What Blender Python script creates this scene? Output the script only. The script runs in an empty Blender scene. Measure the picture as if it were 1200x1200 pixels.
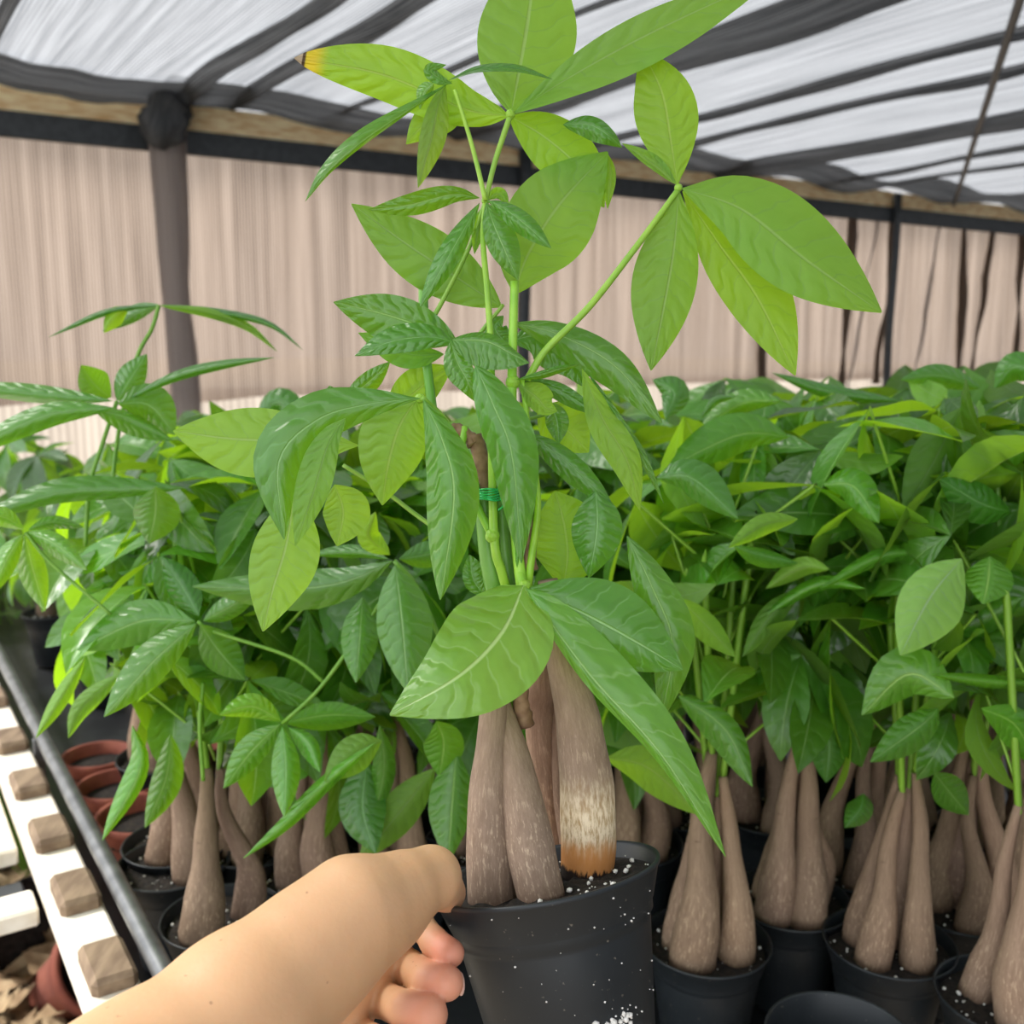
import bpy, bmesh, math, random
import numpy as np
from mathutils import Vector, Matrix, noise
random.seed(7)
S = bpy.context.scene
C = S.collection
# ------------------------------------------------------------------ camera, sky, sun, exposure
PIT = math.radians(9.5)
CAM = Vector((0, 0, 1.5))
cd = bpy.data.cameras.new('camera'); cam = bpy.data.objects.new('camera', cd); C.objects.link(cam)
cam.location = CAM; cam.rotation_euler = (math.radians(90) - PIT, 0, 0)
cd.sensor_width = 36; cd.lens = 36; cd.clip_start = 0.02; cd.clip_end = 200
cd.dof.use_dof = True; cd.dof.focus_distance = 0.585; cd.dof.aperture_fstop = 10.5
S.camera = cam
w = bpy.data.worlds.new('sky'); S.world = w; w.use_nodes = True
bg = w.node_tree.nodes['Background']; bg.inputs[0].default_value = (0.93, 0.96, 1.0, 1); bg.inputs[1].default_value = 1.25
sd = bpy.data.lights.new('sun', 'SUN'); sd.energy = 3.6; sd.angle = math.radians(14); sd.color = (1, 0.96, 0.9)
sun = bpy.data.objects.new('sun', sd); C.objects.link(sun)
SUNDIR = Vector((-0.75, 0.28, 0.95)).normalized()
sun.rotation_euler = SUNDIR.to_track_quat('Z', 'Y').to_euler()
vs = S.view_settings
vs.view_transform = 'Standard'; vs.look = 'None'; vs.gamma = 1; vs.use_curve_mapping = False
vs.exposure = 0.95
S.cycles.max_bounces = 10; S.cycles.transparent_max_bounces = 12; S.cycles.diffuse_bounces = 4
S.cycles.transmission_bounces = 6
# ------------------------------------------------------------------ helpers
RI = Vector((1, 0, 0)); UP = Vector((0, math.sin(PIT), math.cos(PIT))); FW = Vector((0, math.cos(PIT), -math.sin(PIT)))
def P(x, y, d): return CAM + RI * ((x - 600) / 1200 * d) - UP * ((y - 600) / 1200 * d) + FW * d
def proj(p):
    q = Vector(p) - CAM; d = q.dot(FW)
    return 600 + 1200 * q.dot(RI) / d, 600 - 1200 * q.dot(UP) / d, d
def onz(x, y, z):
    r = P(x, y, 1) - CAM; return CAM + r * ((z - CAM.z) / r.z)
TH = math.radians(33); AU = Vector((math.cos(TH), math.sin(TH), 0)); AV = Vector((-math.sin(TH), math.cos(TH), 0))
W0 = P(0, 95, 4.0); WZ = W0.z
def WA(a, b, z): return Vector((W0.x, W0.y, 0)) + AU * a + AV * b + Vector((0, 0, z))      # along wall, towards wall, height

def me(name, verts, faces, mat=None, smooth=True, uvs=None):
    m = bpy.data.meshes.new(name); m.from_pydata([tuple(v) for v in verts], [], faces)
    if mat: m.materials.append(mat)
    if smooth: m.polygons.foreach_set('use_smooth', [True] * len(m.polygons))
    if uvs is not None:
        ul = m.uv_layers.new(name='UVMap'); li = np.empty(len(m.loops), dtype=np.int32); m.loops.foreach_get('vertex_index', li)
        ul.data.foreach_set('uv', np.array(uvs, dtype=np.float32)[li].ravel())
    m.update(); return m
def ob(name, mesh, parent=None, loc=None, kind=None, color=None):
    o = bpy.data.objects.new(name, mesh); C.objects.link(o)
    if parent: o.parent = parent
    if loc is not None: o.location = loc
    if kind: o['kind'] = kind
    if color: o.color = (*color, 1)
    return o
def thing(name, label, cat, loc=(0, 0, 0), group=None):
    o = bpy.data.objects.new(name, None); C.objects.link(o); o.location = loc; o.empty_display_size = .05
    o['label'] = label; o['category'] = cat
    if group: o['group'] = group
    return o
def tag(o, label, cat, group=None):
    o['label'] = label; o['category'] = cat
    if group: o['group'] = group
    return o
def crom(pts, n):
    pts = [Vector(p) for p in pts]
    if len(pts) == 2: return [pts[0].lerp(pts[1], i / n) for i in range(n + 1)]
    q = [pts[0] * 2 - pts[1]] + pts + [pts[-1] * 2 - pts[-2]]
    L = [0]
    for a, b in zip(pts, pts[1:]): L.append(L[-1] + (b - a).length)
    out = []
    for i in range(n + 1):
        s = L[-1] * i / n; k = 0
        while k < len(L) - 2 and s > L[k + 1]: k += 1
        t = (s - L[k]) / max(1e-9, L[k + 1] - L[k]); a, b, c, d = q[k:k + 4]
        out.append(0.5 * ((2 * b) + (c - a) * t + (2 * a - 5 * b + 4 * c - d) * t * t + (3 * b - a - 3 * c + d) * t ** 3))
    return out
def tube(pts, rad, seg=8, cap=True, wob=0, seed=0, off=Vector((0, 0, 0)), stretch=30.):
    """verts, faces, uvs of a tube through pts; rad a list or number"""
    n = len(pts); R = rad if isinstance(rad, (list, tuple)) else [rad] * n
    V, F, T = [], [], []
    t0 = (pts[1] - pts[0]).normalized(); nx = t0.orthogonal().normalized()
    for i, p in enumerate(pts):
        t = (pts[min(i + 1, n - 1)] - pts[max(i - 1, 0)]).normalized()
        nx = (nx - t * nx.dot(t)).normalized(); ny = t.cross(nx)
        for k in range(seg):
            a = 2 * math.pi * k / seg; dr = nx * math.cos(a) + ny * math.sin(a); r = R[i]
            if wob: r *= 1 + wob * noise.noise(Vector((math.cos(a) * 1.3, math.sin(a) * 1.3, i / n * 6 + seed * 7.3)))
            V.append(p + dr * r - off); T.append((k / seg, i / (n - 1)))
    for i in range(n - 1):
        for k in range(seg):
            k2 = (k + 1) % seg; F.append((i * seg + k, i * seg + k2, (i + 1) * seg + k2, (i + 1) * seg + k))
    if cap: F.append(tuple(range(seg))[::-1]); F.append(tuple(range((n - 1) * seg, n * seg)))
    return V, F, T
def box(c, sx, sy, sz, ax=None, bev=0.0):
    """verts/faces of a chamfered box centred on c with axes ax"""
    ax = ax or (AU, AV, Vector((0, 0, 1)))
    bm = bmesh.new(); bmesh.ops.create_cube(bm, size=1)
    for v in bm.verts: v.co = Vector((v.co.x * sx, v.co.y * sy, v.co.z * sz))
    if bev: bmesh.ops.bevel(bm, geom=bm.edges[:], offset=bev, segments=1, affect='EDGES')
    V = [Vector(c) + ax[0] * v.co.x + ax[1] * v.co.y + ax[2] * v.co.z for v in bm.verts]
    bm.verts.index_update(); F = [[v.index for v in f.verts] for f in bm.faces]; bm.free(); return V, F
def lathe(prof, seg=40):
    V, F = [], []
    for r, z in prof:
        for k in range(seg): a = 2 * math.pi * k / seg; V.append(Vector((r * math.cos(a), r * math.sin(a), z)))
    for i in range(len(prof) - 1):
        for k in range(seg):
            k2 = (k + 1) % seg; F.append((i * seg + k, i * seg + k2, (i + 1) * seg + k2, (i + 1) * seg + k))
    F.append(tuple(range(seg))[::-1]); return V, F
def merge(lst):
    V, F = [], []
    for a in lst:
        n = len(V); V += list(a[0]); F += [tuple(i + n for i in f) for f in a[1]]
    return V, F
# ------------------------------------------------------------------ materials
class NT:
    def __init__(s, name):
        s.m = bpy.data.materials.new(name); s.m.use_nodes = True; s.t = s.m.node_tree; s.t.nodes.clear()
        s.out = s.n('ShaderNodeOutputMaterial')
    def n(s, ty, **k):
        x = s.t.nodes.new(ty)
        for a, b in k.items(): setattr(x, a, b)
        return x
    def l(s, a, b): s.t.links.new(a, b)
    def v(s, sock, val):
        if isinstance(val, bpy.types.NodeSocket): s.l(val, sock)
        elif isinstance(val, (tuple, list)) and len(val) == 3 and sock.type == 'RGBA': sock.default_value = (*val, 1)
        else: sock.default_value = val
    def math(s, op, a, b=None, c=None, clamp=False):
        x = s.n('ShaderNodeMath', operation=op, use_clamp=clamp); s.v(x.inputs[0], a)
        if b is not None: s.v(x.inputs[1], b)
        if c is not None: s.v(x.inputs[2], c)
        return x.outputs[0]
    def sstep(s, a, lo, hi, o0=0., o1=1.):
        x = s.n('ShaderNodeMapRange', interpolation_type='SMOOTHSTEP'); s.v(x.inputs[0], a)
        for i, q in enumerate((lo, hi, o0, o1)): x.inputs[i + 1].default_value = q
        return x.outputs[0]
    def mix(s, f, a, b, mode='MIX'):
        x = s.n('ShaderNodeMix', data_type='RGBA', blend_type=mode); s.v(x.inputs[0], f); s.v(x.inputs[6], a); s.v(x.inputs[7], b); return x.outputs[2]
    def noise(s, sc, det=3, vec=None, scale3=None, rough=.5):
        x = s.n('ShaderNodeTexNoise'); x.inputs['Scale'].default_value = sc; x.inputs['Detail'].default_value = det; x.inputs['Roughness'].default_value = rough
        if vec is None: vec = s.n('ShaderNodeTexCoord').outputs['Object']
        if scale3:
            mp = s.n('ShaderNodeMapping'); s.l(vec, mp.inputs[0]); mp.inputs['Scale'].default_value = scale3; vec = mp.outputs[0]
        s.l(vec, x.inputs['Vector']); return x.outputs[0]
    def pr(s, col, rough=.5, bump=None, bs=.3, bd=.001, spec=.5, **kw):
        p = s.n('ShaderNodeBsdfPrincipled'); s.v(p.inputs['Base Color'], col); s.v(p.inputs['Roughness'], rough); p.inputs['Specular IOR Level'].default_value = spec
        for k, q in kw.items(): s.v(p.inputs[k.replace('_', ' ')], q)
        if bump is not None:
            b = s.n('ShaderNodeBump'); b.inputs['Strength'].default_value = bs; b.inputs['Distance'].default_value = bd; s.l(bump, b.inputs['Height']); s.l(b.outputs[0], p.inputs['Normal'])
        return p.outputs[0]
    def done(s, sh): s.l(sh, s.out.inputs[0]); return s.m

def leaf_mat(name, N, bs, tipdry=False):
    s = NT(name); tc = s.n('ShaderNodeTexCoord'); sep = s.n('ShaderNodeSeparateXYZ'); s.l(tc.outputs['UV'], sep.inputs[0])
    x = s.math('ABSOLUTE', s.math('MULTIPLY', s.math('SUBTRACT', sep.outputs[0], .5), 2.)); v = sep.outputs[1]
    oi = s.n('ShaderNodeObjectInfo')
    wob = s.noise(3.2, 2, tc.outputs['UV'])
    q = s.math('ADD', s.math('SUBTRACT', s.math('MULTIPLY', v, float(N)), s.math('MULTIPLY', s.math('POWER', x, 1.3), 1.1)), s.math('MULTIPLY', wob, 1.3))
    sd = s.math('MULTIPLY', s.math('GREATER_THAN', sep.outputs[0], .5), .5)
    fr = s.math('ABSOLUTE', s.math('SUBTRACT', s.math('FRACT', s.math('ADD', q, sd)), .5))       # 0 on vein
    vein = s.math('MULTIPLY', s.sstep(fr, 0., .075, 1., 0.), s.sstep(x, .75, .97, 1., 0.))
    mid = s.sstep(x, .015, .05, 1., 0.)
    allv = s.math('MAXIMUM', mid, s.math('MULTIPLY', vein, .45))
    geo = s.n('ShaderNodeNewGeometry'); back = geo.outputs['Backfacing']
    nz = s.noise(9, 4, tc.outputs['UV'])
    top = s.mix(nz, (.042, .17, .012), (.078, .25, .020)); top = s.mix(s.math('MULTIPLY', oi.outputs['Random'], .5), top, (.05, .15, .02))
    top = s.mix(s.math('MULTIPLY', allv, .75), top, (.26, .46, .13))
    und = s.mix(nz, (.13, .31, .035), (.19, .38, .055)); und = s.mix(s.math('MULTIPLY', allv, .6), und, (.33, .5, .15))
    base = s.mix(back, top, und); base = s.mix(1., base, oi.outputs['Color'], 'MULTIPLY')
    tr = s.mix(s.math('MULTIPLY', vein, .55), (.42, .74, .015), (.22, .50, .01)); tr = s.mix(s.math('MULTIPLY', mid, .6), tr, (.5, .75, .2))
    tr = s.mix(1., tr, oi.outputs['Color'], 'MULTIPLY')
    if tipdry:
        yl = s.sstep(v, .84, .92); dry = s.sstep(v, .945, .955)
        base = s.mix(yl, base, (.75, .60, .02)); tr = s.mix(yl, tr, (.8, .6, .02)); base = s.mix(dry, base, (.10, .06, .02)); tr = s.mix(dry, tr, (.04, .02, .01)); be = s.sstep(v, .962, .968); base = s.mix(be, base, (.62, .5, .34)); tr = s.mix(be, tr, (.4, .3, .2))
    h = s.math('ADD', s.math('MULTIPLY', s.sstep(fr, 0., .4), s.sstep(x, .02, .5)), s.math('MULTIPLY', nz, .12))
    h = s.math('SUBTRACT', h, s.math('MULTIPLY', mid, .8))
    h = s.math('MULTIPLY', h, s.math('SUBTRACT', 1., s.math('MULTIPLY', back, 2.)))
    p = s.pr(base, s.mix(back, (.30, .30, .30), (.55, .55, .55)), h, bs, .0016, .7)
    t = s.n('ShaderNodeBsdfTranslucent'); s.v(t.inputs[0], tr)
    m = s.n('ShaderNodeMixShader'); s.l(s.sstep(back, 0, 1, .27, .52), m.inputs[0]); s.l(p, m.inputs[1]); s.l(t.outputs[0], m.inputs[2])
    return s.done(m.outputs[0])
M = {}
M['leaf'] = leaf_mat('leaf', 9, .5); M['leafdry'] = leaf_mat('leaf_with_dry_tip', 9, .7, True); M['leafbg'] = leaf_mat('leaf_small', 7, .35)
def simple(name, c1, c2, sc=20, rough=.6, bs=.2, bd=.001, scale3=None, spec=.5, det=4, tint=False, **kw):
    s = NT(name); nz = s.noise(sc, det, None, scale3); col = s.mix(s.sstep(nz, .3, .7), c1, c2)
    if tint: col = s.mix(1., col, s.n('ShaderNodeObjectInfo').outputs['Color'], 'MULTIPLY')
    return s.done(s.pr(col, rough, nz, bs, bd, spec, **kw))
M['stem'] = simple('green_stem', (.20, .42, .03), (.30, .52, .05), 60, .4, .1, tint=True)
M['woody'] = simple('woody_stem', (.16, .085, .045), (.30, .18, .11), 120, .7, .5)
def bark(name, burnt=False):
    s = NT(name); tc = s.n('ShaderNodeTexCoord'); sep = s.n('ShaderNodeSeparateXYZ'); s.l(tc.outputs['UV'], sep.inputs[0]); v = sep.outputs[1]
    fine = s.noise(1, 5, tc.outputs['UV'], (30, 11, 1), .72); big = s.noise(1, 3, tc.outputs['UV'], (3, 5, 1))
    scar = s.noise(1, 2, tc.outputs['UV'], (2.5, 26, 1))
    fib = s.noise(1, 4, tc.outputs['UV'], (52, 20, 1), .65)
    col = s.mix(s.sstep(fine, .3, .7), (.225, .155, .110), (.315, .225, .165)); col = s.mix(s.math('MULTIPLY', s.sstep(big, .35, .75), .5), col, (.20, .135, .10))
    fm = s.math('MULTIPLY', s.sstep(fib, .52, .66), s.sstep(v, .25, .6, .75, .12)); col = s.mix(fm, col, (.50, .385, .275))
    col = s.mix(s.sstep(scar, .70, .74, 0., .6), col, (.09, .055, .035))
    if burnt:
        vv = s.math('ADD', v, s.math('MULTIPLY', s.math('SUBTRACT', fine, .5), .10))
        pale = s.mix(s.sstep(fib, .35, .6), (.45, .30, .15), (.82, .68, .48))
        col = s.mix(s.sstep(vv, .20, .40, 1., 0.), col, pale); col = s.mix(s.sstep(vv, .09, .17, .95, 0.), col, (.60, .25, .07)); col = s.mix(s.sstep(vv, .045, .062, 1., 0.), col, (.02, .012, .01))
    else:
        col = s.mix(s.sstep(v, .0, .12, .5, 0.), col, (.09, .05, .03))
    col = s.mix(1., col, s.n('ShaderNodeObjectInfo').outputs['Color'], 'MULTIPLY')
    return s.done(s.pr(col, .75, s.math('ADD', fib, fine), .35, .0010, .25))
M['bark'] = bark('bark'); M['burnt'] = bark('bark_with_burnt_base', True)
def pot_mat():
    s = NT('black_plastic_pot'); nz = s.noise(40, 5); sp = s.noise(330, 2); d = s.sstep(sp, .70, .76)
    col = s.mix(nz, (.011, .014, .017), (.019, .024, .028)); col = s.mix(s.math('MULTIPLY', d, .5), col, (.25, .22, .18))
    return s.done(s.pr(col, .42, nz, .08, .0005, .4))
M['pot'] = pot_mat()
M['soil'] = simple('soil', (.003, .002, .0015), (.022, .014, .009), 160, .95, 1., .004, det=8)
M['perlite'] = simple('perlite', (.7, .68, .62), (.85, .83, .8), 300, .8)
M['terra'] = simple('terracotta', (.20, .045, .026), (.28, .075, .042), 30, .8)
M['rail'] = simple('galvanised_rail', (.10, .105, .11), (.17, .175, .18), 40, .4, .1, Metallic=.6)
M['blackmetal'] = simple('dark_metal', (.02, .024, .028), (.035, .04, .045), 30, .5)
M['tray'] = simple('black_tray', (.008, .009, .011), (.02, .022, .025), 20, .45)
M['beam'] = simple('pine_beam', (.75, .48, .22), (1., .84, .52), 1, .75, .3, .002, (14, 3, 60))
M['palewood'] = simple('bleached_wood', (.70, .62, .50), (.86, .80, .70), 1, .8, .3, .001, (5, 60, 40))
M['block'] = simple('brown_wood_block', (.14, .09, .055), (.27, .19, .12), 1, .85, .5, .002, (60, 15, 60))
M['ground'] = simple('dry_ground', (.10, .075, .05), (.30, .24, .17), 9, .95, 1., .01, det=8)
M['sand'] = simple('pale_sand', (.62, .54, .42), (.75, .68, .56), 2, .95, .3, .01)
M['litter'] = simple('dry_leaf_litter', (.22, .14, .07), (.42, .31, .18), 18, .85, .5)
M['wire'] = simple('green_tie_wire', (.01, .30, .08), (.03, .42, .12), 50, .2, .1, Metallic=.4)
M['nail'] = simple('fingernail', (.75, .48, .40), (.8, .55, .47), 50, .25, .05)
def cloth(name, c1, c2, t0, t1, fine, streak, trans=.5):
    """translucent woven shade cloth; UV in metres, threads run along v"""
    s = NT(name); tc = s.n('ShaderNodeTexCoord'); uv = tc.outputs['UV']
    st = s.noise(1, 4, uv, (streak[0], streak[1], 1), .65)
    wv = s.n('ShaderNodeTexWave', wave_type='BANDS', bands_direction='X'); wv.inputs['Scale'].default_value = fine; wv.inputs['Distortion'].default_value = .6; wv.inputs['Detail'].default_value = 1; s.l(uv, wv.inputs[0])
    f = s.math('ADD', s.math('MULTIPLY', st, .75), s.math('MULTIPLY', wv.outputs[1], .25)); f = s.sstep(f, .28, .72)
    col = s.mix(f, c1, c2)
    d = s.n('ShaderNodeBsdfDiffuse'); s.l(col, d.inputs[0]); t = s.n('ShaderNodeBsdfTranslucent'); s.l(col, t.inputs[0])
    a = s.n('ShaderNodeMixShader'); a.inputs[0].default_value = trans; s.l(d.outputs[0], a.inputs[1]); s.l(t.outputs[0], a.inputs[2])
    tp = s.n('ShaderNodeBsdfTransparent'); b = s.n('ShaderNodeMixShader')
    mr = s.n('ShaderNodeMapRange'); s.l(f, mr.inputs[0]); mr.inputs[3].default_value = t0; mr.inputs[4].default_value = t1
    s.l(mr.outputs[0], b.inputs[0]); s.l(a.outputs[0], b.inputs[1]); s.l(tp.outputs[0], b.inputs[2])
    return s.done(b.outputs[0])
M['roofcloth'] = cloth('grey_shade_cloth', (.13, .135, .145), (.31, .32, .335), .05, .17, 22, (34, .8))
M['foldcloth'] = cloth('folded_shade_cloth', (.04, .043, .047), (.20, .205, .215), .0, .06, 20, (22, 1.2), .45)
M['wallcloth'] = cloth('tan_shade_cloth', (.115, .086, .069), (.30, .238, .193), .01, .05, 24, (16, .35), .7)
M['darknet'] = cloth('dark_net', (.22, .19, .185), (.42, .38, .36), .08, .22, 16, (20, 1.5), .5)
def skin_mat():
    s = NT('skin'); at = s.n('ShaderNodeAttribute', attribute_name='pink'); nz = s.noise(28, 4); fi = s.noise(420, 3)
    col = s.mix(nz, (.56, .32, .165), (.67, .405, .225)); col = s.mix(at.outputs['Fac'], col, (.72, .27, .19))
    mole = s.sstep(s.noise(230, 1), .77, .80); col = s.mix(s.math('MULTIPLY', mole, .55), col, (.22, .10, .05))
    return s.done(s.pr(col, .48, fi, .22, .0008, .4, Subsurface_Weight=.25, Subsurface_Radius=(1., .35, .2), Subsurface_Scale=.006))
M['skin'] = skin_mat()
# ------------------------------------------------------------------ setting
def sheet(name, fn, na, nb, mat, uvf, **k):
    V = [fn(i / na, j / nb) for j in range(nb + 1) for i in range(na + 1)]
    U = [uvf(i / na, j / nb) for j in range(nb + 1) for i in range(na + 1)]
    F = [(j * (na + 1) + i, j * (na + 1) + i + 1, (j + 1) * (na + 1) + i + 1, (j + 1) * (na + 1) + i) for j in range(nb) for i in range(na)]
    return ob(name, me(name, V, F, mat, True, U), **k)
FOLDS = [(.70, .11, .05), (.93, .09, .05), (1.35, .03, .02), (2.06, .26, .07), (2.68, .055, .04), (3.22, .05, .04), (3.86, .24, .08), (4.7, .05, .03), (5.3, .04, .03), (-.1, .05, .03)]
def ceil_z(a, b):
    z = WZ + .05 + .02 * noise.noise(Vector((a * 1.5, b * .6, 3))) + .012 * noise.noise(Vector((a * 7, b * 1.2, 9)))
    return z - .05 * math.sin(math.pi * ((a - .93) / 1.13 % 1)) ** 2
A0, A1, B0, B1 = -1.22, 12., -9., .3
sheet('ceiling', lambda i, j: WA(A0 + (A1 - A0) * i, B0 + (B1 - B0) * j, ceil_z(A0 + (A1 - A0) * i, B0 + (B1 - B0) * j)), 260, 60, M['roofcloth'],
      lambda i, j: (A0 + (A1 - A0) * i, B0 + (B1 - B0) * j), kind='structure')
# gathered folds of the cloth, hanging under the sheet, running towards the wall
for n, (a, wd, dr) in enumerate(FOLDS):
    def fn(i, j, a=a, wd=wd, dr=dr, n=n):
        b = -5.5 + 5.7 * j; wob = .05 * noise.noise(Vector((b * .9, n * 3.3, 0))); aa = a + wob + (i - .5) * wd * (1 + .4 * noise.noise(Vector((b, n, 5))))
        return WA(aa, b, ceil_z(aa, b) - .012 - dr * (math.sin(math.pi * i) ** .7) * (.8 + .5 * noise.noise(Vector((b * 1.7, n, i * 2)))))
    sheet('ceiling_fold', fn, 10, 60, M['foldcloth'], lambda i, j, wd=wd: (i * wd * 2, 5.7 * j), kind='structure')
# hem of the roof cloth doubled over the beam
sheet('ceiling_hem', lambda i, j: WA(A0 + 12 * i, -.36 + .34 * j, ceil_z(A0 + 12 * i, -.3) - .02 - .03 * j - .012 * noise.noise(Vector((i * 30, j * 2, 1)))), 160, 6, M['foldcloth'], lambda i, j: (.4 * j, 12 * i), kind='structure')
# back wall of tan cloth
def wallfn(i, j):
    a = -1.6 + 12 * i; z0 = 1.24 + .03 * noise.noise(Vector((a * 2, 0, 0))); z = z0 + (WZ - .1 - z0) * j
    return WA(a, .06 + .035 * noise.noise(Vector((a * 5, z * .5, 2))) + .02 * noise.noise(Vector((a * 17, z * .8, 4))) * (1 if a > 4 else .4), z)
sheet('wall_back', wallfn, 420, 16, M['wallcloth'], lambda i, j: (12 * i, 1.2 * j), kind='structure')
sheet('wall_back_lower', lambda i, j: WA(-1.6 + 12 * i, .16 + .05 * noise.noise(Vector((i * 60, j, 7))), .35 + .93 * j), 200, 6, cloth('pale_ground_cloth', (.22, .19, .165), (.32, .28, .245), .05, .12, 9, (6, .4), .8), lambda i, j: (12 * i, j), kind='structure')
# beam in lengths, black batten below, posts
beam = tag(ob('roof_beam', None), 'long rough pine beam carrying the roof cloth along the back wall', 'beam')
for a0, a1, dz in ((-1.5, .62, 0), (.625, 2.415, .0), (2.42, 2.9, -.008), (2.903, 4.1, .0), (4.103, 5.415, -.004), (5.42, 7.3, -.008), (7.303, 10, 0)):
    V, F = box(WA((a0 + a1) / 2, 0, WZ - .065 + dz), a1 - a0, .05, .12, bev=.006); ob('beam_board', me('beam_board', V, F, M['beam'], False), beam)
V, F = box(WA(4.2, -.035, WZ - .165), 11.6, .03, .10, bev=.004); ob('trim_1', me('trim_1', V, F, M['blackmetal'], False), kind='structure')
for a, r, lab in ((2.42, .035, 'thin dark steel post behind the stems of the held plant'), (5.42, .028, 'slim dark steel post standing before the back wall at right')):
    pts = [WA(a + .01 * math.sin(k), -.07, WZ - .03 - k * 2.4 / 12) for k in range(13)]
    V, F, T = tube(pts, r, 12); tag(ob('steel_post', me('steel_post', V, F, M['blackmetal'])), lab, 'post', 'steel posts along the back wall')
# left post wrapped in net, with a bunched knot on top
np_ = thing('wrapped_post', 'post wrapped in dark net with a bunched knot at the beam', 'post', WA(.62, -.09, 0))
pts = [WA(.60 + .05 * (k / 20), -.09, WZ - .05 - k * 2.4 / 20) for k in range(21)]
V, F, T = tube(pts, [.085 if k < 1 else .068 - .018 * k / 20 for k in range(21)], 14, wob=.35, seed=2, off=np_.location); ob('net_wrap', me('net_wrap', V, F, M['darknet'], True, T), np_)
pts = [WA(.56, -.14, WZ - .22), WA(.57, -.16, WZ - .14), WA(.60, -.17, WZ - .05), WA(.64, -.18, WZ - .0), WA(.68, -.26, WZ + .02)]
V, F, T = tube(crom(pts, 14), [.03, .05, .075, .085, .09, .09, .085, .08, .08, .075, .07, .06, .05, .04, .03], 16, wob=.5, seed=5, off=np_.location); ob('knot', me('knot', V, F, M['foldcloth'], True, T), np_)
# unseen cloth walls added behind the viewer and right to block low sky light
sheet('sky_block_wall_front', lambda i, j: WA(-1.1 + 12 * i, -8.8, .1 + (WZ - .1) * j), 40, 8, M['foldcloth'], lambda i, j: (12 * i, 2.4 * j), kind='structure')
sheet('sky_block_wall_right', lambda i, j: WA(9.6, -8.8 + 8.8 * i, .1 + (WZ - .1) * j), 40, 8, M['foldcloth'], lambda i, j: (9 * i, 2.4 * j), kind='structure')
# loose creases hanging at the right of the wall
for a, ln, r in ((5.3, 1.2, .007), (6.0, 1.2, .010)):
    pts = [WA(a + .05 * noise.noise(Vector((k * .4, a, 0))) - .02 * k, -.0, WZ - .2 - k * ln / 10) for k in range(11)]
    V, F, T = tube(pts, [r * (.5 + .9 * abs(math.sin(k * .4 + a))) for k in range(11)], 8, wob=.4); ob('wall_crease', me('wall_crease', V, F, M['darknet'], True, T), kind='structure')
for a, r, sl in ((5.1, .05, .0), (5.55, .035, -.1), (6.35, .05, .05), (6.7, .035, -.15), (4.3, .05, .02), (7.1, .05, .05)):
    pts = [WA(a + sl * k / 10 + .04 * noise.noise(Vector((k * .3, a * 3, 0))), .04, WZ - .2 - k * 1.1 / 10) for k in range(11)]
    V, F, T = tube(pts, [.6 * r * (.35 + .9 * abs(math.sin(k * .3 + a * 2))) for k in range(11)], 10, wob=.4); ob('wall_crease', me('wall_crease', V, F, M['wallcloth'], True, T), kind='structure')
# cable under the roof, right
pts = crom([WA(6.0 - 3.3 * k / 3, -.1 - 2.4 * k / 3, WZ - .06) for k in range(5)], 30)
V, F, T = tube(pts, .014, 8); tag(ob('roof_cable', me('roof_cable', V, F, M['blackmetal'])), 'thin dark cable slung under the roof cloth to the right post', 'cable')
# ground
sheet('ground', lambda i, j: WA(-14 + 30 * i, -9 + 9.2 * j, .0), 2, 2, M['ground'], lambda i, j: (i, j), kind='structure')
sheet('ground_outside', lambda i, j: WA(-60 + 120 * i, .2 + 80 * j, .0), 2, 2, M['sand'], lambda i, j: (i, j), kind='structure')
# ------------------------------------------------------------------ bench
E0 = Vector((-.41, 1.09, 0))
def BN(a, b, z): return E0 + AU * a + AV * b + Vector((0, 0, z))
bench = thing('nursery_bench', 'long dark bench with raised rail carrying the potted trees', 'bench', BN(1.3, .8, 0))
def addbox(name, c, sx, sy, sz, mat, parent, bev=.003, **k):
    V, F = box(c, sx, sy, sz, bev=bev); V = [v - parent.location for v in V]; return ob(name, me(name, V, F, mat, False), parent, **k)
addbox('bench_top', BN(1.32, .9, .765), 2.76, 2.9, .02, M['tray'], bench)
V, F, T = tube([BN(-.050, -.6 + .15 * k, .925) for k in range(20)], .010, 12, off=bench.location); ob('edge_rail', me('edge_rail', V, F, M['rail']), bench)
for b in (-.35, .45, 1.25, 2.05): addbox('rail_post', BN(-.055, b, .845), .014, .014, .15, M['rail'], bench, .001)
for a, b in ((.05, -.4), (.05, 2.2), (2.6, -.4), (2.6, 2.2)): addbox('leg', BN(a, b, .3775), .04, .04, .755, M['rail'], bench)
# pallet beside the bench: planks, stringer, blocks
pal = thing('wooden_pallet', 'sun-bleached slatted wooden stand with brown blocks beside the bench rail', 'pallet', BN(-.4, .5, 0))
addbox('stringer', BN(-.088, .6, .885), .050, 2.2, .03, M['palewood'], pal)
for b, sz in ((-.17, .055), (-.01, .055), (.15, .055), (.32, .055), (.50, .055), (.72, .06), (.98, .06)):
    addbox('block', BN(-.086, b, .905), .042, .075, .022, M['block'], pal, .005)
for b, wd in ((.045, .05), (.35, .34), (.70, .30), (1.03, .30), (1.36, .30)):
    addbox('plank_or_gap', BN(-.49, b, .872), .74, wd, .022, M['palewood'], pal)
addbox('plank_or_gap', BN(-.49, .122, .84), .74, .08, .02, M['blackmetal'], pal)  # black strip standing in for the shade in the gap between planks
for a, b in ((-.12, -.3), (-.12, 1.5), (-.8, 1.5)): addbox('leg', BN(a, b, .422), .05, .05, .844, M['block'], pal)
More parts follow.
